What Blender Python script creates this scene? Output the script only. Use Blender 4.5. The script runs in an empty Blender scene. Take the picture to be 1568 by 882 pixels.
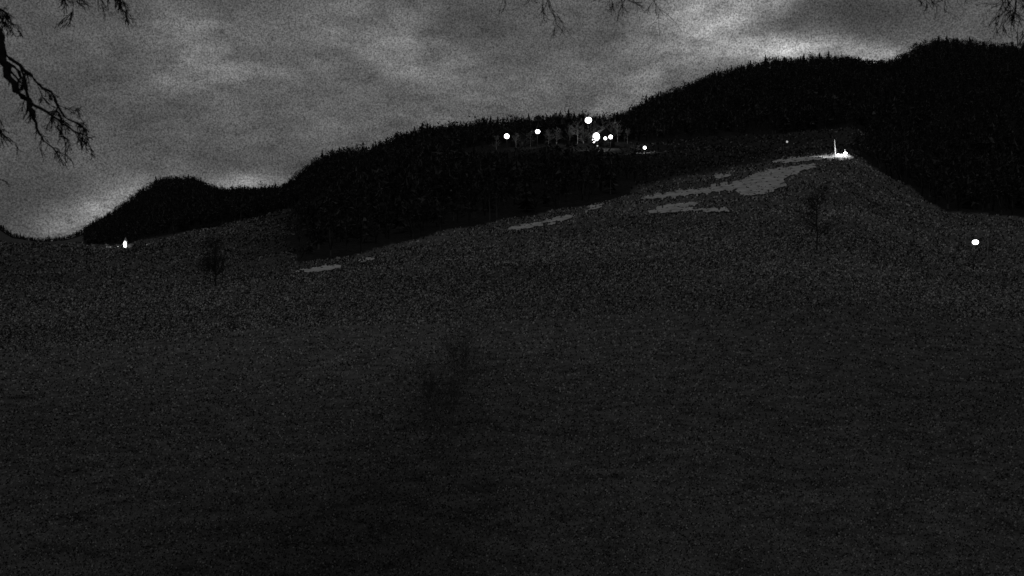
import bpy, math, random
import numpy as np
from mathutils import Vector
random.seed(7); rng=np.random.default_rng(7)
F=1524.0; CX=784.0; HZ=400.0; CZ=5.0
scene=bpy.context.scene
scene.view_settings.view_transform='Standard'
scene.view_settings.look='None'
scene.view_settings.exposure=0

# ------------------------------------------------------------ terrain
def zof(Y,D): return CZ+(HZ-Y)/F*D
C1p=np.array([-400,0,200,330,440,500,600,780,875,920,1000,1120,1180,1240,1300,1380,1450,1568,2000],float)
C1D=np.array([120,120,130,140,150,160,180,220,240,255,280,300,310,320,320,280,240,230,230],float)
C1Y=np.array([490,478,455,434,410,400,383,345,325,308,285,256,244,236,237,295,338,345,345],float)
C2p=np.array([-400,0,200,330,440,480,600,700,780,900,1000,1120,1240,1300,1450,1568,2000],float)
C2D=np.array([500,500,500,500,500,430,400,400,400,400,400,420,420,400,400,400,400],float)
C2Y=np.array([382,376,380,352,326,320,285,245,238,233,234,232,228,222,260,280,280],float)
C3p=np.array([-400,-100,0,20,60,100,130,180,215,245,300,320,345,380,430,455,490,525,570,610,650,700,740,800,860,930,960,1000,1050,1090,1150,1180,1250,1300,1330,1370,1400,1430,1470,1510,1568,2000],float)
C3Y=np.array([330,335,345,360,368,364,352,320,290,273,273,284,293,291,292,274,242,231,233,211,201,202,196,192,187,188,178,154,134,116,100,93,90,89,98,92,74,61,61,67,69,90],float)
C3D=np.interp(C3p,[0,420,520,900,1020,2000],[1300,1300,720,700,1000,1000])
off=np.interp(C3p,[0,120,250,430,500,900,1020],[4,5,9,9,16,17,14])
C3Yg=C3Y+off
def ground(x,D):
    x=np.asarray(x,float); D=np.asarray(D,float)
    px=CX+F*x/np.maximum(D,15.0)
    px=np.clip(px,-400,2000)
    d1=np.interp(px,C1p,C1D); z1=zof(np.interp(px,C1p,C1Y),d1)
    d2=np.interp(px,C2p,C2D); z2=zof(np.interp(px,C2p,C2Y),d2)
    d3=np.interp(px,C3p,C3D); z3=zof(np.interp(px,C3p,C3Yg),d3)
    d4=d3*1.7; z4=z3*0.35
    t=np.clip((D-15)/(d1-15),0,1); z=z1*t**1.5
    a=np.clip((D-d1)/(d2-d1),0,1); z=z+(z2-z1)*a
    b=np.clip((D-d2)/(d3-d2),0,1); z=z+(z3-z2)*(0.75*b+0.25*np.sin(b*math.pi/2))
    c=np.clip((D-d3)/(d4-d3),0,1); z=z+(z4-z3)*c
    e=np.clip((D-d4)/(4500-d4),0,1); z=z+(3-z4)*e
    amp=np.clip(np.abs(D),5,300)*0.0022
    n=(np.sin(x*0.21+1.3)*np.cos(D*0.17+x*0.05)+0.6*np.sin(x*0.071-D*0.093+2)+0.5*np.sin(x*0.013+D*0.031))
    return z+amp*n*np.clip(D/25,0.2,1)
def pxof(x,D): return CX+F*np.asarray(x)/np.maximum(np.asarray(D),1.0)
def G(x,D): return float(ground(x,D))
def solveD(px,Y,dmax=None):
    if dmax is None: dmax=float(np.interp(px,C1p,C1D))
    Ds=np.linspace(14,dmax,800); z=ground((px-CX)/F*Ds,Ds)
    Ys=HZ-(z-CZ)/Ds*F
    Ys=np.minimum.accumulate(Ys)
    return float(np.interp(-Y,-Ys,Ds))
def forest_mask(px,D):
    d1=np.interp(px,C1p,C1D); d2=np.interp(px,C2p,C2D); d3=np.interp(px,C3p,C3D)
    wob=7*np.sin(D*0.05)+5*np.sin(D*0.13)+5*np.sin(D*0.41)
    m=np.zeros(px.shape,bool)
    m|=(px<130)&(D>1000)
    m|=(px>=130)&(px<448+wob)&(D>520)
    m|=(px>=448+wob)&(px<700)&(D>d1*1.04)
    m|=(px>=700)&(px<965)&(((D>d1*1.04)&(D<325))|(D>470))
    m|=(px>=700)&(px<965+wob*3)&((D>d1*1.04)&(D<325))
    m|=(px>=965)&(px<1312+wob*2)&(D>d2+45)
    m|=(px>=1312+wob*2)&(D>d1*1.08)
    return m&(D<d3*1.12)

def mesh_from(name,V,Fq,nper,mat=None,parent=None,attr=None,smooth=False):
    me=bpy.data.meshes.new(name)
    V=np.asarray(V,np.float32); Fq=np.asarray(Fq,np.int32)
    nf=len(Fq)
    me.vertices.add(len(V)); me.vertices.foreach_set('co',V.ravel())
    me.loops.add(nf*nper); me.loops.foreach_set('vertex_index',Fq.ravel())
    me.polygons.add(nf)
    me.polygons.foreach_set('loop_start',np.arange(nf,dtype=np.int32)*nper)
    me.polygons.foreach_set('loop_total',np.full(nf,nper,dtype=np.int32))
    if smooth: me.polygons.foreach_set('use_smooth',np.ones(nf,bool))
    me.update(calc_edges=True)
    if attr is not None:
        a=me.attributes.new('g','FLOAT','FACE' if len(attr)==nf else 'POINT')
        a.data.foreach_set('value',np.asarray(attr,np.float32))
    o=bpy.data.objects.new(name,me); scene.collection.objects.link(o)
    if mat: me.materials.append(mat)
    if parent: o.parent=parent
    return o

# ------------------------------------------------------------ materials
def newmat(name):
    m=bpy.data.materials.new(name); m.use_nodes=True
    nt=m.node_tree; b=nt.nodes['Principled BSDF']
    b.inputs['Roughness'].default_value=0.9
    b.inputs['Specular IOR Level'].default_value=0.1
    return m,nt,b
def noise(nt,scale,detail=4,rough=0.6,coord=None,mapscale=None):
    n=nt.nodes.new('ShaderNodeTexNoise'); n.inputs['Scale'].default_value=scale
    n.inputs['Detail'].default_value=detail; n.inputs['Roughness'].default_value=rough
    tc=nt.nodes.new('ShaderNodeTexCoord'); src=tc.outputs['Object']
    if mapscale:
        mp=nt.nodes.new('ShaderNodeMapping'); mp.inputs['Scale'].default_value=mapscale
        nt.links.new(src,mp.inputs[0]); src=mp.outputs[0]
    nt.links.new(src,n.inputs['Vector'])
    return n.outputs['Fac']
def M(nt,op,a,b=None,c=None):
    n=nt.nodes.new('ShaderNodeMath'); n.operation=op
    for i,v in enumerate((a,b,c)):
        if v is None: continue
        if isinstance(v,(int,float)): n.inputs[i].default_value=v
        else: nt.links.new(v,n.inputs[i])
    return n.outputs[0]
def MR(nt,v,a,b,c,d):
    n=nt.nodes.new('ShaderNodeMapRange'); nt.links.new(v,n.inputs[0])
    for i,k in enumerate((a,b,c,d)): n.inputs[i+1].default_value=k
    return n.outputs[0]
def simple(name,lo,hi,scale=3.0,rough=0.9):
    m,nt,b=newmat(name); f=noise(nt,scale,6,0.7)
    v=MR(nt,f,0.3,0.7,lo,hi); nt.links.new(v,b.inputs['Base Color']); b.inputs['Roughness'].default_value=rough
    return m
def attrmat(name,gain,add=0.0):
    m,nt,b=newmat(name); a=nt.nodes.new('ShaderNodeAttribute'); a.attribute_name='g'
    b.inputs['Specular IOR Level'].default_value=0.0
    b.inputs['Roughness'].default_value=1.0
    nt.links.new(M(nt,'MULTIPLY_ADD',a.outputs['Fac'],gain,add),b.inputs['Base Color'])
    return m
def emis(name,s):
    m,nt,b=newmat(name); f=noise(nt,2.0,2)
    b.inputs['Base Color'].default_value=(0.8,0.8,0.8,1); b.inputs['Emission Color'].default_value=(1,1,1,1)
    nt.links.new(MR(nt,f,0,1,s*0.9,s*1.1),b.inputs['Emission Strength'])
    return m

# turf variation plus painted near shade, same function for the sheet and the tufts
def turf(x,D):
    shade_falloff=np.clip((D-14)/60,0,1)**0.8  # foreground shade painted into the turf colour, easing off with distance
    v=0.78+0.26*shade_falloff
    v=v*(1-0.45*np.exp(-((x+3.0)/3.4)**2-((D-17)/7)**2))  # deeper pool of painted shade close to the camera
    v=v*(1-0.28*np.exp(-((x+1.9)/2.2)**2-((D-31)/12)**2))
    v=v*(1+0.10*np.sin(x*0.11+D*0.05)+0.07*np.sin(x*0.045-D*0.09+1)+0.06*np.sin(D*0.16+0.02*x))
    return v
def upper(px,D):
    d1=np.interp(px,C1p,C1D)
    # upper field, darker above the crest
    k=np.clip((px-940)/30,0,1)*np.clip((1330-px)/30,0,1)*np.clip((D-d1)/12,0,1)
    v=1-k*np.interp(px,[965,1130,1200,1290],[0.78,0.72,0.6,0.55])
    # far field darkens towards the wood's edge to soften it
    k2=np.clip((px-340)/105,0,1)*np.clip((D-150)/60,0,1)*(px<470)
    return v*(1-0.5*k2)
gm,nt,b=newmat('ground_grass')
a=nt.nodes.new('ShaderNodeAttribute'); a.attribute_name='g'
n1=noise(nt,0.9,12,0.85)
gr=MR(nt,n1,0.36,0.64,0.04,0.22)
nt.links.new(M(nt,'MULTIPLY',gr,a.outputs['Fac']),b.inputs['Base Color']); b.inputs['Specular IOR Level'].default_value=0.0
tuftmat=attrmat('dry_grass',1.0)
treemat=attrmat('forest_foliage',1.0)
bark=simple('bark',0.01,0.035,20)
shrubm=simple('shrub_bark',0.03,0.08,20)
darkbark=simple('wet_bark',0.025,0.05,20)
snowm=simple('old_snow',0.34,0.85,0.35)
metal=simple('dark_steel',0.02,0.05,5,0.6)
plaster=simple('plaster',0.6,0.8,1.5)
plank=simple('dark_planks',0.015,0.035,2)
roofm=simple('roof_tiles',0.02,0.05,4)
woodm=simple('weathered_wood',0.06,0.14,6)
glassm=simple('window_glass',0.02,0.04,2,0.1)

# ------------------------------------------------------------ ground sheet
ds=np.exp(np.arange(math.log(12),math.log(6060),0.0125))-60
ss=np.concatenate([-np.linspace(1.6,0.72,60,endpoint=False),np.linspace(-0.72,0.72,560),np.linspace(0.72,1.6,61)[1:]])
DD,SS=np.meshgrid(ds,ss,indexing='ij'); X=SS*(DD+60)
Z=ground(X,DD)
V=np.stack([X,DD,Z],-1).reshape(-1,3)
nr,nc=DD.shape; idx=np.arange(nr*nc).reshape(nr,nc)
Fq=np.stack([idx[:-1,:-1],idx[:-1,1:],idx[1:,1:],idx[1:,:-1]],-1).reshape(-1,4)
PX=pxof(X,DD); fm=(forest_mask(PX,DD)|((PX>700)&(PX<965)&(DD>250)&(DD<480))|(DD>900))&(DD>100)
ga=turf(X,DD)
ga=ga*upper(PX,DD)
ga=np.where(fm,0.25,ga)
ga=np.where((PX<445)&(DD>160)&~fm,ga*0.85,ga)
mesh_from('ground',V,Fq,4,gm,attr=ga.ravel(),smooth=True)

# ------------------------------------------------------------ snow patches
polys=[
[(985,304),(1010,298),(1040,292),(1075,290),(1100,284),(1130,279),(1150,268),(1190,259),(1240,252),(1250,257),(1220,266),(1202,272),(1200,284),(1180,294),(1160,299),(1138,302),(1125,293),(1090,297),(1040,302),(1000,307)],
[(990,324),(1015,318),(1030,314),(1065,311),(1063,316),(1045,321),(1118,321),(1115,327),(1060,325),(1035,326),(1000,328)],
[(775,352),(800,346),(830,339),(875,330),(872,337),(840,344),(790,354)],
[(890,324),(905,318),(920,313),(922,319),(900,325)],
[(455,417),(475,412),(500,408),(525,407),(522,412),(480,419)],
[(548,402),(568,396),(570,400)],
[(1180,248),(1230,242),(1265,239),(1302,239),(1300,245),(1240,247),(1200,251)],
[(1092,272),(1108,266),(1113,270),(1100,274)]]
def inpoly(px,py,poly):
    r=np.zeros(px.shape,bool); n=len(poly); j=n-1
    for i in range(n):
        xi,yi=poly[i]; xj,yj=poly[j]
        c=((yi>py)!=(yj>py))&(px<(xj-xi)*(py-yi)/(yj-yi+1e-9)+xi)
        r^=c; j=i
    return r
def insnow(px,py):
    wx=3.2*np.sin(py*0.9+px*0.13)+4*np.sin(px*0.21+py*0.5); wy=1.3*np.sin(px*0.37)+1.0*np.sin(px*0.11+py)+0.7*np.sin(px*1.3)
    r=np.zeros(px.shape,bool)
    for p in polys: r|=inpoly(px+wx,py+wy,p)
    hole=np.sin(px*0.23+py*0.4)*np.sin(py*0.75-px*0.09+1.0)>0.86
    return r&~hole
snow=bpy.data.objects.new('snow_patches',None); scene.collection.objects.link(snow)
for k,p in enumerate(polys):
    xs=[q[0] for q in p]; ys=[q[1] for q in p]
    gx=np.arange(min(xs)-6,max(xs)+6,1.2); gy=np.arange(min(ys)-3,max(ys)+3,0.6)
    Dg=np.zeros((len(gx),len(gy)))
    for i,pxv in enumerate(gx):
        dm=float(np.interp(pxv,C1p,C1D)); Ds=np.linspace(20,dm,600); z=ground((pxv-CX)/F*Ds,Ds)
        Ys=np.minimum.accumulate(HZ-(z-CZ)/Ds*F)
        Dg[i]=np.interp(-gy,-Ys,Ds)
    GX,GY=np.meshgrid(gx,gy,indexing='ij'); XX=(GX-CX)/F*Dg; ZZ=ground(XX,Dg)+0.22
    idx=np.arange(GX.size).reshape(GX.shape)
    ins=insnow(GX+0.6,GY+0.3)[:-1,:-1]
    q=np.stack([idx[:-1,:-1],idx[1:,:-1],idx[1:,1:],idx[:-1,1:]],-1)[ins]
    if len(q): mesh_from('patch_%d'%k,np.stack([XX,Dg,ZZ],-1).reshape(-1,3),q,4,snowm,parent=snow,smooth=True)

# ------------------------------------------------------------ grass tufts
N=270000
px=rng.uniform(-150,1720,N)
h=N//2
D=np.empty(N); D[:h]=1/rng.uniform(1/170.,1/13.5,h); D[h:]=np.exp(rng.uniform(math.log(60),math.log(560),N-h))
x=(px-CX)/F*D; z=ground(x,D)
Yp=HZ-(z-CZ)/D*F
keep=~forest_mask(px,D)&~((px>700)&(px<965)&(D>250))
keep&=~(insnow(px,Yp)&(rng.uniform(size=N)<0.8)&(D<340))
px,D,x,z=px[keep],D[keep],x[keep],z[keep]; N=len(D)
yaw=rng.uniform(-1.1,1.1,N); w=D*0.0008*rng.uniform(0.6,1.4,N); hh=D*0.00125*rng.uniform(0.6,1.4,N)
lean=rng.uniform(-0.5,0.5,N)*hh
dx=np.cos(yaw)*w; dy=np.sin(yaw)*w
V=np.stack([np.stack([x-dx,D-dy,z-0.2*hh],-1),np.stack([x+dx,D+dy,z-0.2*hh],-1),
 np.stack([x+dx*0.7+lean,D+dy*0.7,z+hh],-1),np.stack([x-dx*0.7+lean,D-dy*0.7,z+hh*0.8],-1)],1).reshape(-1,3)
Fq=np.arange(4*N).reshape(N,4)
g=0.02+0.70*rng.uniform(size=N)**3.0
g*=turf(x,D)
g*=upper(px,D)
g*=np.where((px<445)&(D>160),0.8,1)
mesh_from('meadow_grass',V,Fq,4,tuftmat,attr=np.minimum(g,0.8))

# ------------------------------------------------------------ forest
def conifer():
    T=[];
    for k in range(8):
        h=0.12+0.86*k/8; r=0.22*(1-h)+0.02; n=5
        for i in range(n):
            a=2*math.pi*(i+random.random()*0.6)/n; rr=r*random.uniform(0.7,1.25)
            c=Vector((0,0,h+0.13)); e=Vector((math.cos(a)*rr,math.sin(a)*rr,h-random.uniform(0,0.04)))
            s=Vector((-math.sin(a),math.cos(a),0))*rr*0.5
            T.append((c,e+s,e-s+Vector((0,0,-0.02))))
    T.append((Vector((0.02,0,-0.1)),Vector((-0.02,0.0,-0.1)),Vector((0,0,1.02))))
    return np.array([[list(v) for v in t] for t in T])
def decid():
    T=[]
    cs=[(Vector((random.uniform(-.22,.22),random.uniform(-.22,.22),random.uniform(.35,.85))),random.uniform(.12,.24)) for _ in range(6)]
    for k in range(60):
        c,r=random.choice(cs)
        d=Vector((random.gauss(0,1),random.gauss(0,1),random.gauss(0,1)+0.35)).normalized()
        p=c+d*r*random.uniform(0.1,1.0); l=random.uniform(0.06,0.16); w=l*random.uniform(0.08,0.32)
        s=Vector((random.gauss(0,1),random.gauss(0,1),random.gauss(0,1))).cross(d).normalized()*w
        T.append((p-s,p+s,p+d*l))
    for c,r in cs:
        T.append((Vector((0.015,0,0.15)),Vector((-0.015,0,0.15)),c+Vector((0,0,r))))
    T.append((Vector((0.03,0,-0.1)),Vector((-0.03,0,-0.1)),Vector((0,0,0.6))))
    return np.array([[list(v) for v in t] for t in T])
variants=[conifer() for _ in range(3)]+[decid() for _ in range(6)]
pts=[]
Dv=150.0
while Dv<1420:
    s=max(5.5,Dv*0.009)
    xs=np.arange(-1100/F*Dv,1100/F*Dv,s*0.85); xs=xs+rng.uniform(-.5,.5,len(xs))*s
    dd=Dv+rng.uniform(-.5,.5,len(xs))*s
    pts.append(np.stack([xs,dd],-1)); Dv+=s
P=np.concatenate(pts); pp=pxof(P[:,0],P[:,1])
keep=forest_mask(pp,P[:,1])
# thin out the wood's left margin so that it frays into the field
keep&=~((pp<490)&(P[:,1]<520)&(rng.uniform(size=len(P))>np.clip((pp-430)/60,0.15,1)))
P=P[keep];pp=pp[keep]
ex=[(1170,1.5,0),(1228,1.35,0),(1266,1.45,0),(1332,1.2,1),(508,1.2,0),(826,1.2,1),(738,1.5,4),(996,1.5,5),(1100,1.6,6),(1112,1.3,4),(1040,1.3,5),(655,1.2,0),(785,1.4,6),(870,1.4,5),(240,1.2,0),(290,1.2,0),(755,1.3,3),(812,1.3,7),(975,1.5,8),(1008,1.4,3),(1072,1.4,7)]
hm=6.5+4.5*rng.uniform(size=len(P))+4.0*rng.uniform(size=len(P))**5
hm*=1+0.15*np.sin(P[:,0]*0.05)*np.sin(P[:,1]*0.04+1)
hm*=np.where(pp<130,0.5,np.where(pp<250,0.75,1))
hm*=np.where(P[:,1]<260,0.8,1)
hm*=np.where(P[:,1]<500,np.clip((pp-400)/110,0.45,1),1)
hm*=1-0.45*np.exp(-((pp-1312)/25)**2)*(P[:,1]<420)
hm*=1-0.4*np.clip((pp-920)/60,0,1)*(P[:,1]<330)*(pp<1010)
conf=rng.uniform(size=len(P))<(0.20+0.15*np.sin(P[:,0]*0.02)*np.sin(P[:,1]*0.013))
var=np.where(conf,rng.integers(0,3,len(P)),rng.integers(3,9,len(P)))
ep=[];eh=[];ev=[]
for (q,sc,v) in ex:
    d=float(np.interp(q,C3p,C3D)); ep.append([(q-CX)/F*d,d]); eh.append(11*sc); ev.append(v)
P=np.concatenate([P,np.array(ep)]); hm=np.concatenate([hm,eh]); var=np.concatenate([var,ev])
pz=ground(P[:,0],P[:,1])
allV=[];allG=[]
for k,T in enumerate(variants):
    s=np.where(var==k)[0]
    if len(s)==0: continue
    a=rng.uniform(0,6.28,len(s)); c,si=np.cos(a),np.sin(a)
    x=T[None,:,:,0]*c[:,None,None]-T[None,:,:,1]*si[:,None,None]
    y=T[None,:,:,0]*si[:,None,None]+T[None,:,:,1]*c[:,None,None]
    H=hm[s][:,None,None]; wd=H*rng.uniform(0.9,1.25,len(s))[:,None,None]
    W=np.stack([x*wd+P[s,0][:,None,None],y*wd+P[s,1][:,None,None],T[None,:,:,2]*H+pz[s][:,None,None]],-1)
    allV.append(W.reshape(-1,3)); nT=len(s)*T.shape[0]
    allG.append(0.014+0.10*rng.uniform(size=nT)**3)
V=np.concatenate(allV); g=np.concatenate(allG); Ft=np.arange(len(V)).reshape(-1,3)
print('forest trees',len(P),'tris',len(Ft))
mesh_from('forest',V,Ft,3,treemat,attr=g)

# ------------------------------------------------------------ branch tubes
class Tubes:
    def __init__(s): s.V=[]; s.F=[]
    def tube(s,pts,rad,n=5):
        base=len(s.V); m=len(pts)
        for i,p in enumerate(pts):
            d=(pts[min(i+1,m-1)]-pts[max(i-1,0)])
            if d.length<1e-6: d=Vector((0,0,1))
            d.normalize(); u=d.orthogonal().normalized(); v=d.cross(u)
            for k in range(n):
                a=2*math.pi*k/n; s.V.append(tuple(p+(u*math.cos(a)+v*math.sin(a))*rad[i]))
        for i in range(m-1):
            for k in range(n):
                s.F.append((base+i*n+k,base+i*n+(k+1)%n,base+(i+1)*n+(k+1)%n,base+(i+1)*n+k))
    def grow(s,p,d,L,r,depth,droop=0.0,rmin=0.0015,kids=5,spread=0.8,wig=0.18):
        n=7; pts=[p.copy()]; rad=[r]; d=d.normalized(); q=p.copy()
        for i in range(n):
            d=(d+Vector((random.gauss(0,wig),random.gauss(0,wig),random.gauss(0,wig)-droop))).normalized()
            q=q+d*(L/n); pts.append(q.copy()); rad.append(max(rmin,r*(1-0.8*(i+1)/n)))
        s.tube(pts,rad,5 if r>0.01 else 4)
        if depth>0:
            for k in range(kids):
                i=random.randint(1,n-1); dd=(pts[i+1]-pts[i]).normalized()
                o=Vector((random.gauss(0,1),random.gauss(0,1),random.gauss(0,1))).cross(dd).normalized()
                s.grow(pts[i],dd+o*random.uniform(0.4,1)*spread,L*random.uniform(0.35,0.65),max(rmin,rad[i]*0.6),depth-1,droop,rmin,kids,spread,wig)
        return pts,rad
    def obj(s,name,mat,parent=None):
        return mesh_from(name,s.V,s.F,4,mat,parent,smooth=True)
def W(px,Y,D): return Vector(((px-CX)/F*D,D,CZ+(HZ-Y)/F*D))
def path(T,pl,r0,r1,kidlen,kids,depth=1,droop=0.1):
    pts=[]
    for a,b in zip(pl[:-1],pl[1:]):
        for t in (0,0.33,0.66):
            pts.append(a.lerp(b,t)+Vector((random.gauss(0,1),random.gauss(0,1),random.gauss(0,1)))*(b-a).length*0.04)
    pts.append(pl[-1]); m=len(pts)
    rad=[(r0+(r1-r0)*i/(m-1))*random.uniform(.88,1.15) for i in range(m)]
    T.tube(pts,rad,6)
    for k in range(kids):
        i=random.randint(m//4,m-2); dd=(pts[i+1]-pts[i]).normalized()
        o=Vector((random.gauss(0,1),random.gauss(0,.5),random.gauss(0,1)-0.2)).cross(dd).normalized()
        T.grow(pts[i],dd*0.8+o*random.uniform(0.4,1.0),kidlen*random.uniform(0.5,1.2),max(0.0035,rad[i]*0.45),depth,droop,0.0022,5,0.8)
    return pts
T=Tubes()
g0=G(-6.3,8.5)
top=Vector((-6.0,8.2,8.2))
T.tube([Vector((-6.3,8.5,g0-.3)),Vector((-6.35,8.45,g0+1)),Vector((-6.25,8.4,4)),Vector((-6.2,8.3,6)),top,Vector((-5.9,8.1,10.5))],[.24,.19,.16,.13,.10,.03],10)
for k in range(7): T.grow(Vector((-6.2,8.3,5+k*0.8)),Vector((-1,random.uniform(-1,1),0.6)),2.2,0.05,2,-0.02,0.004,4)
path(T,[Vector((-6.2,8.3,6.4)),W(-90,-20,8.1),W(-20,20,8),W(6,60,8),W(8,95,8),W(22,130,8),W(48,158,8),W(55,182,8)],.06,.018,.22,7)
path(T,[W(8,62,8),W(14,85,8),W(34,100,8),W(60,125,8),W(88,152,8),W(100,178,8),W(128,196,8)],.018,.006,.2,11,2)
path(T,[W(48,158,8),W(75,172,8),W(98,190,8),W(125,205,8.02),W(140,212,8)],.013,.004,.18,9,2)
path(T,[W(55,182,8),W(62,205,8),W(75,222,8),W(96,236,8)],.013,.003,.16,8,1,.15)
path(T,[W(8,95,8),W(28,105,8),W(40,124,8),W(46,148,8),W(50,170,8)],.013,.013,.12,4)
path(T,[W(34,100,8),W(40,115,8),W(43,132,8),W(30,142,8)],.010,.005,.1,3)
path(T,[W(96,176,8),W(98,200,8),W(102,225,8)],.008,.003,.14,6,1,.15)
path(T,[W(-60,150,7.6),W(-10,190,7.6),W(10,208,7.6),W(22,222,7.6)],.012,.003,.16,8,1)
path(T,[W(-60,100,7.6),W(-25,150,7.6),W(0,178,7.6),W(5,205,7.6)],.012,.003,.14,6,1)
path(T,[Vector((-6.2,8.3,6.0)),W(-110,130,7.7),W(-60,150,7.6)],.03,.013,.2,2)
path(T,[Vector((-6.0,8.2,7.6)),W(-60,-50,8.2),W(10,-40,8.2),W(60,-34,8.2),W(110,-14,8.2),W(125,8,8.2)],.035,.003,.22,11,2,.08)
path(T,[W(60,-34,8.2),W(130,-34,8.2),W(165,-18,8.2),W(188,6,8.2)],.010,.003,.2,9,2,.1)
path(T,[W(-60,-30,8.2),W(-15,5,8.2),W(15,22,8.2),W(28,45,8.2)],.014,.003,.18,8,2,.12)
path(T,[W(-40,270,7.8),W(-5,272,7.8),W(8,278,7.8)],.005,.002,.1,2)
T.obj('bare_tree',bark)
# tree behind the viewpoint, limbs overhead
T=Tubes(); g0=G(3.2,-3.5)
T.tube([Vector((3.2,-3.5,g0-.3)),Vector((3.25,-3.4,2)),Vector((3.1,-3.3,5)),Vector((3.0,-3,8)),Vector((3,-2.6,12))],[.3,.24,.2,.15,.04],10)
for k in range(7): T.grow(Vector((3,-3.1,6+k*0.8)),Vector((random.uniform(-1,1),-0.6,0.7)),2.8,0.06,2,-0.02,0.004,4)
path(T,[Vector((3.0,-3,7.8)),Vector((2.0,1,8.8)),Vector((1.0,5,8.6)),W(835,-75,8.5),W(815,-30,9)],.09,.012,.5,5,1)
path(T,[Vector((1.6,3,8.7)),Vector((1.5,6,8.3)),W(930,-70,8.2),W(945,-28,8.6),W(985,-20,9)],.04,.006,.4,5,1)
for q,yy,L in [(834,-2,.27),(838,4,.3),(828,-8,.22),(815,-20,.14),(762,-24,.22),(925,-18,.18),(938,-10,.26),(948,-14,.24),(930,-8,.18),(962,-16,.2),(1005,-24,.2),(890,-24,.16)]:
    T.grow(W(q,yy-14,8.6),Vector((random.uniform(-.2,.3),0,-1)),L+.08,.0055,2,.05,.0022,3,.6)
path(T,[W(815,-30,9),W(790,-28,8.8),W(755,-22,8.7)],.012,.004,.12,4,1)
T.obj('bare_tree',bark)
# tree on the right
T=Tubes(); g0=G(6.6,7.2)
T.tube([Vector((6.6,7.2,g0-.3)),Vector((6.6,7.25,2)),Vector((6.5,7.3,5)),Vector((6.3,7.3,8)),Vector((6.2,7.3,11))],[.27,.22,.18,.13,.03],10)
for k in range(7): T.grow(Vector((6.4,7.3,5.5+k*0.7)),Vector((1,random.uniform(-1,1),0.7)),2.2,0.05,2,-0.02,0.004,4)
path(T,[Vector((6.4,7.3,7.2)),Vector((5.2,7.5,7.9)),W(1570,-50,7.8),W(1480,-46,8),W(1400,-32,8.2),W(1370,-25,8.3)],.06,.008,.25,6,1)
for q,yy,L in [(1395,-14,.15),(1405,-18,.2),(1440,-26,.18),(1475,-26,.14),(1510,-20,.24),(1530,-12,.34),(1545,-10,.38),(1560,-15,.36),(1550,5,.3),(1535,-5,.28),(1565,-5,.3)]:
    T.grow(W(q,yy-15,8),Vector((random.uniform(-.4,.3),0,-1)),L+.08,.005,2,.04,.0022,4,.8)
T.obj('bare_tree',bark)
# free-standing trees on the meadow
def field_tree(px,Ybase,H,name,wid=1.0,dmax=None,dens=5,rr=1.0,nb=16,mat=None,depth=2):
    D=solveD(px,Ybase,dmax); x=(px-CX)/F*D; z=G(x,D)
    T=Tubes(); b0=Vector((x,D,z-.15))
    pts=[b0,b0+Vector((.01*H,0,.25*H)),b0+Vector((-.01*H,0,.55*H)),b0+Vector((.02*H,0,.95*H))]
    r=H*0.013*rr
    T.tube(pts,[r,r*.8,r*.55,r*.15],7)
    for k in range(nb):
        t=random.uniform(.2,.92); p=b0+Vector((0,0,t*H)); a=random.uniform(0,6.28)
        T.grow(p,Vector((math.cos(a),math.sin(a),random.uniform(.3,1.2))),H*(.42-.22*t)*wid,r*.35,depth,-.02,H*.0012*rr,dens,1.0)
    o=T.obj(name,mat or bark); print(name,px,'D',D); return o
field_tree(330,438,6.8,'field_tree',0.95,dmax=160,rr=1.5,nb=40,mat=darkbark)
D1250=solveD(1250,384)
field_tree(1250,384,100/F*D1250,'field_tree',0.8,rr=1.1,nb=30,mat=darkbark)
def shrub(px,Yb,H,Wd,n):
    D=solveD(px,Yb); x=(px-CX)/F*D; z=G(x,D); T=Tubes()
    for k in range(n):
        a=random.uniform(0,6.28); rr=random.uniform(0,.5)*Wd; b0=Vector((x+math.cos(a)*rr,D+math.sin(a)*rr,z-.05))
        T.grow(b0,Vector((random.gauss(0,.25),random.gauss(0,.25),1)),H*random.uniform(.5,1.0),.005,2,-.02,.0028,5,.85,.12)
    T.obj('shrub',shrubm); print('shrub D',D)
shrub(706,570,1.9,1.0,20)
shrub(672,650,2.2,1.5,24)

# ------------------------------------------------------------ primitives
def empty(name,loc):
    e=bpy.data.objects.new(name,None); e.location=loc; scene.collection.objects.link(e); return e
def cyl(name,parent,p0,p1,r0,r1,mat,n=10):
    T=Tubes(); T.tube([Vector(p0),Vector(p1)],[r0,r1],n)
    me=T.obj(name,mat,parent); return me
def box(name,parent,c,s,mat):
    x,y,z=s[0]/2,s[1]/2,s[2]/2
    V=[(c[0]+i*x,c[1]+j*y,c[2]+k*z) for i in(-1,1) for j in(-1,1) for k in(-1,1)]
    Fc=[(0,1,3,2),(4,6,7,5),(0,4,5,1),(2,3,7,6),(0,2,6,4),(1,5,7,3)]
    return mesh_from(name,V,Fc,4,mat,parent)
def globe(name,parent,c,r,mat,sz=1.0):
    bpy.ops.mesh.primitive_uv_sphere_add(segments=20,ring_count=12,radius=r,location=(0,0,0))
    o=bpy.context.object; o.name=name; o.scale=(1,1,sz); o.location=c; o.parent=parent; o.data.materials.append(mat)
    for p in o.data.polygons: p.use_smooth=True
    return o
def point(name,parent,c,e,r=0.3):
    l=bpy.data.lights.new(name,'POINT'); l.energy=e; l.shadow_soft_size=r; l.color=(1,1,1)
    o=bpy.data.objects.new(name,l); scene.collection.objects.link(o); o.parent=parent; o.location=c; return o
lampm=emis('lamp_glass',6.0); dimm=emis('dim_lamp_glass',0.4)
for mm in (lampm,dimm):
    try: mm.cycles.emission_sampling='NONE'
    except Exception as ee: print(ee)
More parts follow.
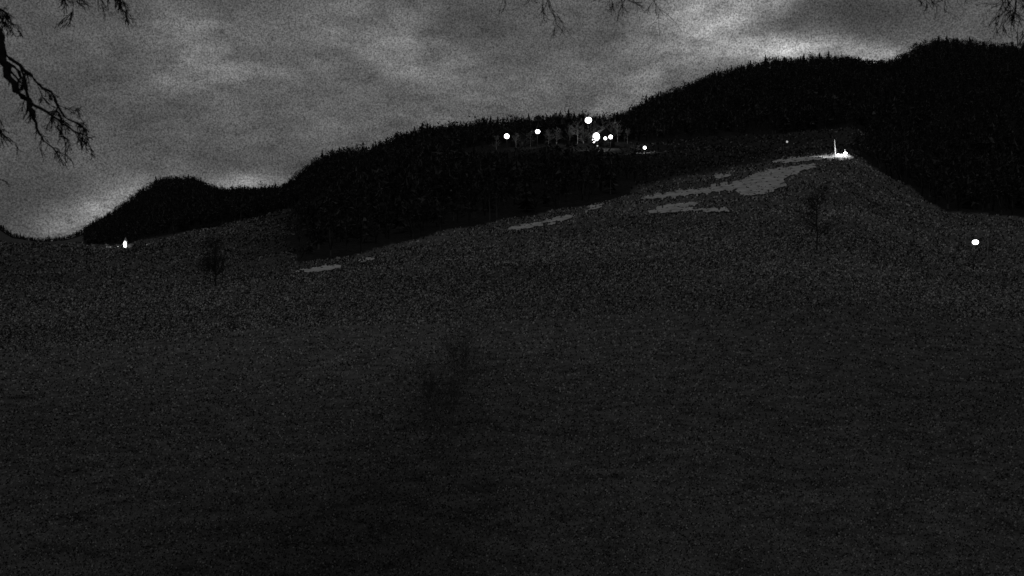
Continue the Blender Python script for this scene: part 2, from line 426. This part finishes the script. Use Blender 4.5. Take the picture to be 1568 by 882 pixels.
def lamp(px,Y,D,rpx,energy,sz=1.0,mat=lampm,minh=2.0):
    x=(px-CX)/F*D; z=G(x,D); hz=CZ+(HZ-Y)/F*D; h=hz-z
    if h<minh: h=minh
    r=rpx/F*D
    e=empty('street_lamp',(x,D,z))
    pr=max(0.05,r*0.08)
    cyl('base',e,(0,0,-.3),(0,0,.5),pr*2,pr*1.8,metal); cyl('pole',e,(0,0,.5),(0,0,h+r*sz*1.1),pr,pr*.7,metal)
    cyl('bracket',e,(0,0,h+r*sz*1.05),(0,-r*1.3,h+r*sz*1.05),pr*.7,pr*.6,metal)
    cyl('hood',e,(0,-r*1.3,h+r*sz*0.9),(0,-r*1.3,h+r*sz*1.2),r*.5,r*.15,metal,14)
    globe('lamp_globe',e,(0,-r*1.3,h),r,mat,sz)
    if energy: point('lamp_light',e,(0,-r*2.8,h-r*.2),energy,r*.3)
    return e
lamp(776,210,430,3.7,0)
lamp(823,203,440,3.6,400,.85)
lamp(900,186,445,5.0,2600,.9)
lamp(912,211,415,5.0,1500,1.2)
lamp(908,217,414,2.8,0)
lamp(914,223,414,1.6,0,1.5,mat=dimm)  # glow under the bright lamp, built as a dim globe
lamp(926,213,418,2.3,0)
lamp(934,211,420,3.0,500)
lamp(986,231,395,2.4,1200)
lamp(1203,224,425,1.6,0,mat=dimm)
best=min(np.linspace(70,200,260),key=lambda d:abs(HZ-(G((1490-CX)/F*d,d)+3.0-CZ)/d*F-371)); print('right lamp D',best)
e=lamp(1490,371,float(best),4.6,18,0.8)
x=(1520-CX)/F*best; z=G(x,best)+1.6; pe=empty('wooden_post',(x,best+1.2,z-1.6))
cyl('post',pe,(0,0,-.3),(0,0,3.6),.13,.12,woodm,8); cyl('cap',pe,(0,0,3.6),(0,0,3.75),.15,.05,plank,8)
box('reflector_board',pe,(0,-.16,2.9),(.36,.05,1.2),woodm)
cyl('brace',pe,(.6,0,0),(0,0,1.9),.05,.05,woodm,6)

# farmhouses
def house(name,px,Y,D,w,dp,h,rot=0.0):
    x=(px-CX)/F*D; z=G(x,D); e=empty(name,(x,D,z)); e.rotation_euler=(0,0,rot)
    box('walls',e,(0,0,h/2-1),(w,dp,h+2),plank)
    rh=w*0.38; o=0.5; t=h+rh
    V=[(-w/2-o,-dp/2-o,h-.25),(0,-dp/2-o,t),(w/2+o,-dp/2-o,h-.25),(-w/2-o,dp/2+o,h-.25),(0,dp/2+o,t),(w/2+o,dp/2+o,h-.25)]
    mesh_from('roof',V,[(0,1,4,3),(1,2,5,4)],4,roofm,e)
    mesh_from('gable',[(-w/2,-dp/2,h),(w/2,-dp/2,h),(0,-dp/2,t-.15),(-w/2,dp/2,h),(w/2,dp/2,h),(0,dp/2,t-.15)],[(0,1,2),(3,5,4)],3,plank,e)
    for i,wx in enumerate((-w*.3,0,w*.3)):
        box('window_%d'%i,e,(wx,-dp/2-.03,h*.68),(.9,.08,1.1),glassm); box('window_frame_%d'%i,e,(wx,-dp/2-.01,h*.68),(1.15,.05,1.35),woodm)
    box('door',e,(w*.12,-dp/2-.03,1.0),(1,.08,2.1),woodm); box('chimney',e,(w*.2,0,t),(.7,.7,2),plank)
    return e
house('farmhouse',921,228,434,9,8,3.6,0.3)
house('farmhouse',800,228,456,9,8,3.2,-0.3)
T=Tubes()
for q,d,H in [(884,450,11),(893,455,9.5),(908,452,9.5),(922,452,10),(945,448,9),(935,455,9.5),(872,456,9),(852,452,7.5),(790,440,6.5),(760,445,6.5),(812,452,7.5),(840,450,7),(960,440,6.5)]:
    x=(q-CX)/F*d; z=G(x,d); b0=Vector((x,d,z-.2))
    T.tube([b0,b0+Vector((0,0,H*.5)),b0+Vector((.1,0,H*.95))],[.2,.13,.04],6)
    for k in range(16):
        t=random.uniform(.2,.9); a=random.uniform(0,6.28)
        T.grow(b0+Vector((0,0,t*H)),Vector((math.cos(a),math.sin(a),random.uniform(.5,1.3))),H*(.42-.22*t),.06,2,-.03,.03,4,.9)
T.obj('farmyard_trees',simple('pale_bark',0.12,0.28,5))

# floodlit mast on the crest
D=317.0; x=(1278-CX)/F*D; z=G(x,D)
e=empty('floodlight_mast',(x,D,z)); white=simple('white_paint',0.7,0.85,2)
cyl('mast',e,(0,0,-.3),(-.45,0,5.2),.2,.1,white); cyl('base',e,(0,0,-.3),(0,0,.5),.5,.4,white)
cyl('strut',e,(1.6,0,0),(-.1,0,2.2),.07,.07,metal); cyl('strut_2',e,(-1.5,0,0),(-.1,0,1.8),.07,.07,metal)
globe('floodlight_head',e,(2.9,-.5,.75),.55,lampm,.8); globe('floodlight_head_2',e,(.4,-.9,.3),.35,lampm,.7); globe('floodlight_head_3',e,(1.6,-.9,.2),.4,lampm,.5)
cyl('head_post',e,(2.9,0,0),(2.9,0,2.1),.12,.08,white)
point('flood_light',e,(1.2,-3,1.6),500,.3); point('flood_light_2',e,(-5,-3,1.5),200,.3)
xs=np.linspace(-3.2,4.2,36);ys=np.linspace(-2.2,1.2,16)
XX,YY=np.meshgrid(xs,ys,indexing='ij'); hh=0.5*np.exp(-((XX-.6)/2.4)**2-((YY+.4)/.9)**2)*(1+.25*np.sin(XX*3+YY*2))-0.03
ZZ=ground(XX+x,YY+D)+hh+0.1-z
idx=np.arange(XX.size).reshape(XX.shape)
mesh_from('snow_bank',np.stack([XX,YY,ZZ],-1).reshape(-1,3)+np.array([x,D,z]),np.stack([idx[:-1,:-1],idx[1:,:-1],idx[1:,1:],idx[:-1,1:]],-1).reshape(-1,4),4,snowm,smooth=True)

# chapel on the left, floodlit
D=480.0; x=(193-CX)/F*D; z=G(x,D)
e=empty('chapel',(x,D,z))
zt=CZ+(HZ-363)/F*D-z; print('chapel h',zt)
H=max(4.6,zt)
box('tower',e,(0,0,H*.25-.5),(1.5,1.5,H*.5+1),plaster)
s=.85;V=[(-s,-s,H*.5),(s,-s,H*.5),(s,s,H*.5),(-s,s,H*.5),(0,0,H)]
mesh_from('spire',V,[(0,1,4),(1,2,4),(2,3,4),(3,0,4)],3,plaster,e)
box('nave',e,(2.3,1.2,.6),(3.0,2.2,2.0),plank)
mesh_from('nave_roof',[(.85,0,1.55),(4,0,1.55),(.85,1.2,2.5),(4,1.2,2.5),(.85,2.4,1.55),(4,2.4,1.55)],[(0,1,3,2),(2,3,5,4)],4,roofm,e)
box('belfry_opening',e,(0,-.77,H*.4),(.25,.06,.4),glassm)
point('flood_light',e,(-.3,-3.0,2.2),1500,.2)

# ------------------------------------------------------------ world: cloudy night sky
w=bpy.data.worlds.new('World'); scene.world=w; w.use_nodes=True; nt=w.node_tree
bg=nt.nodes['Background']
sky=nt.nodes.new('ShaderNodeTexSky'); sky.sky_type='NISHITA'; sky.sun_disc=False
sky.sun_elevation=math.radians(25); sky.sun_rotation=math.radians(140)
bw=nt.nodes.new('ShaderNodeRGBToBW'); nt.links.new(sky.outputs[0],bw.inputs[0])
tc=nt.nodes.new('ShaderNodeTexCoord'); sep=nt.nodes.new('ShaderNodeSeparateXYZ'); nt.links.new(tc.outputs['Generated'],sep.inputs[0])
X_,Z_=sep.outputs[0],sep.outputs[2]
def wn(scale,detail,rough,ms,rot=0,dist=0.0):
    n=nt.nodes.new('ShaderNodeTexNoise'); mp=nt.nodes.new('ShaderNodeMapping'); mp.inputs['Scale'].default_value=ms; mp.inputs['Rotation'].default_value=(0,rot,0)
    n.inputs['Scale'].default_value=scale; n.inputs['Detail'].default_value=detail; n.inputs['Roughness'].default_value=rough; n.inputs['Distortion'].default_value=dist
    nt.links.new(tc.outputs['Generated'],mp.inputs[0]); nt.links.new(mp.outputs[0],n.inputs['Vector']); return n.outputs['Fac']
c1=wn(6.5,3,0.5,(1,1,2.0),0.35,0.3); c2=wn(26,4,0.6,(1,1,2.2),0.4)
def spot(px,Y,rx,ry,ang,amp):
    d=Vector(((px-CX)/F,1,(HZ-Y)/F)).normalized()
    dx=M(nt,'SUBTRACT',X_,d.x); dz=M(nt,'SUBTRACT',Z_,d.z); ca,sa=math.cos(math.radians(ang)),math.sin(math.radians(ang))
    a=M(nt,'MULTIPLY_ADD',dx,ca*F/rx,M(nt,'MULTIPLY',dz,sa*F/rx)); b=M(nt,'MULTIPLY_ADD',dz,ca*F/ry,M(nt,'MULTIPLY',dx,-sa*F/ry))
    q=M(nt,'ADD',M(nt,'MULTIPLY',a,a),M(nt,'MULTIPLY',b,b))
    return M(nt,'MULTIPLY',M(nt,'EXPONENT',M(nt,'MULTIPLY',q,-1)),amp)
base=M(nt,'MULTIPLY',bw.outputs[0],0.002)
base=M(nt,'ADD',base,0.086)
tot=None
for s in [(1095,18,95,45,15,.22),(1215,78,75,17,-3,.38),(1345,90,45,13,0,.18),(1000,120,130,32,35,.07),(620,80,110,50,-20,.07),(310,60,60,34,0,.09),(325,118,80,16,8,.10),
          (145,325,85,24,28,.14),(365,284,60,16,8,.11),(640,175,260,30,10,.02),(40,300,120,60,20,-.03),(1340,25,140,34,0,-.035),(60,110,110,80,0,-.015)]:
    v=spot(*s); tot=v if tot is None else M(nt,'ADD',tot,v)
cm=MR(nt,c1,0.3,0.7,0.72,1.28)
tot=M(nt,'MULTIPLY',tot,MR(nt,c2,0.3,0.7,0.35,1.65))
v=M(nt,'MULTIPLY',base,cm); v=M(nt,'MULTIPLY',v,MR(nt,c2,0.3,0.7,0.76,1.24)); v=M(nt,'ADD',v,tot)
grain=wn(640,1.0,0.8,(1,1,1))
v=M(nt,'MULTIPLY',v,MR(nt,grain,0.25,0.75,0.4,1.6)); v=M(nt,'MAXIMUM',v,0.02)
nt.links.new(v,bg.inputs['Color']); bg.inputs['Strength'].default_value=1.0
try: w.cycles.sampling_method='NONE'
except Exception as ee: print(ee)

# faint moonlight through the clouds
l=bpy.data.lights.new('moon','SUN'); l.energy=0.02; l.angle=math.radians(15); l.color=(1,.99,.97)
o=bpy.data.objects.new('moon',l); scene.collection.objects.link(o); o.rotation_euler=(math.radians(55),0,math.radians(-40))

cam=bpy.data.cameras.new('camera'); co=bpy.data.objects.new('camera',cam); scene.collection.objects.link(co)
cam.lens=35; cam.sensor_width=36; cam.clip_end=12000; cam.clip_start=0.1
cam.dof.use_dof=True; cam.dof.focus_distance=300; cam.dof.aperture_fstop=3.5
co.location=(0,0,CZ); co.rotation_euler=(math.radians(90)-math.atan(41/F),0,0)
scene.camera=co
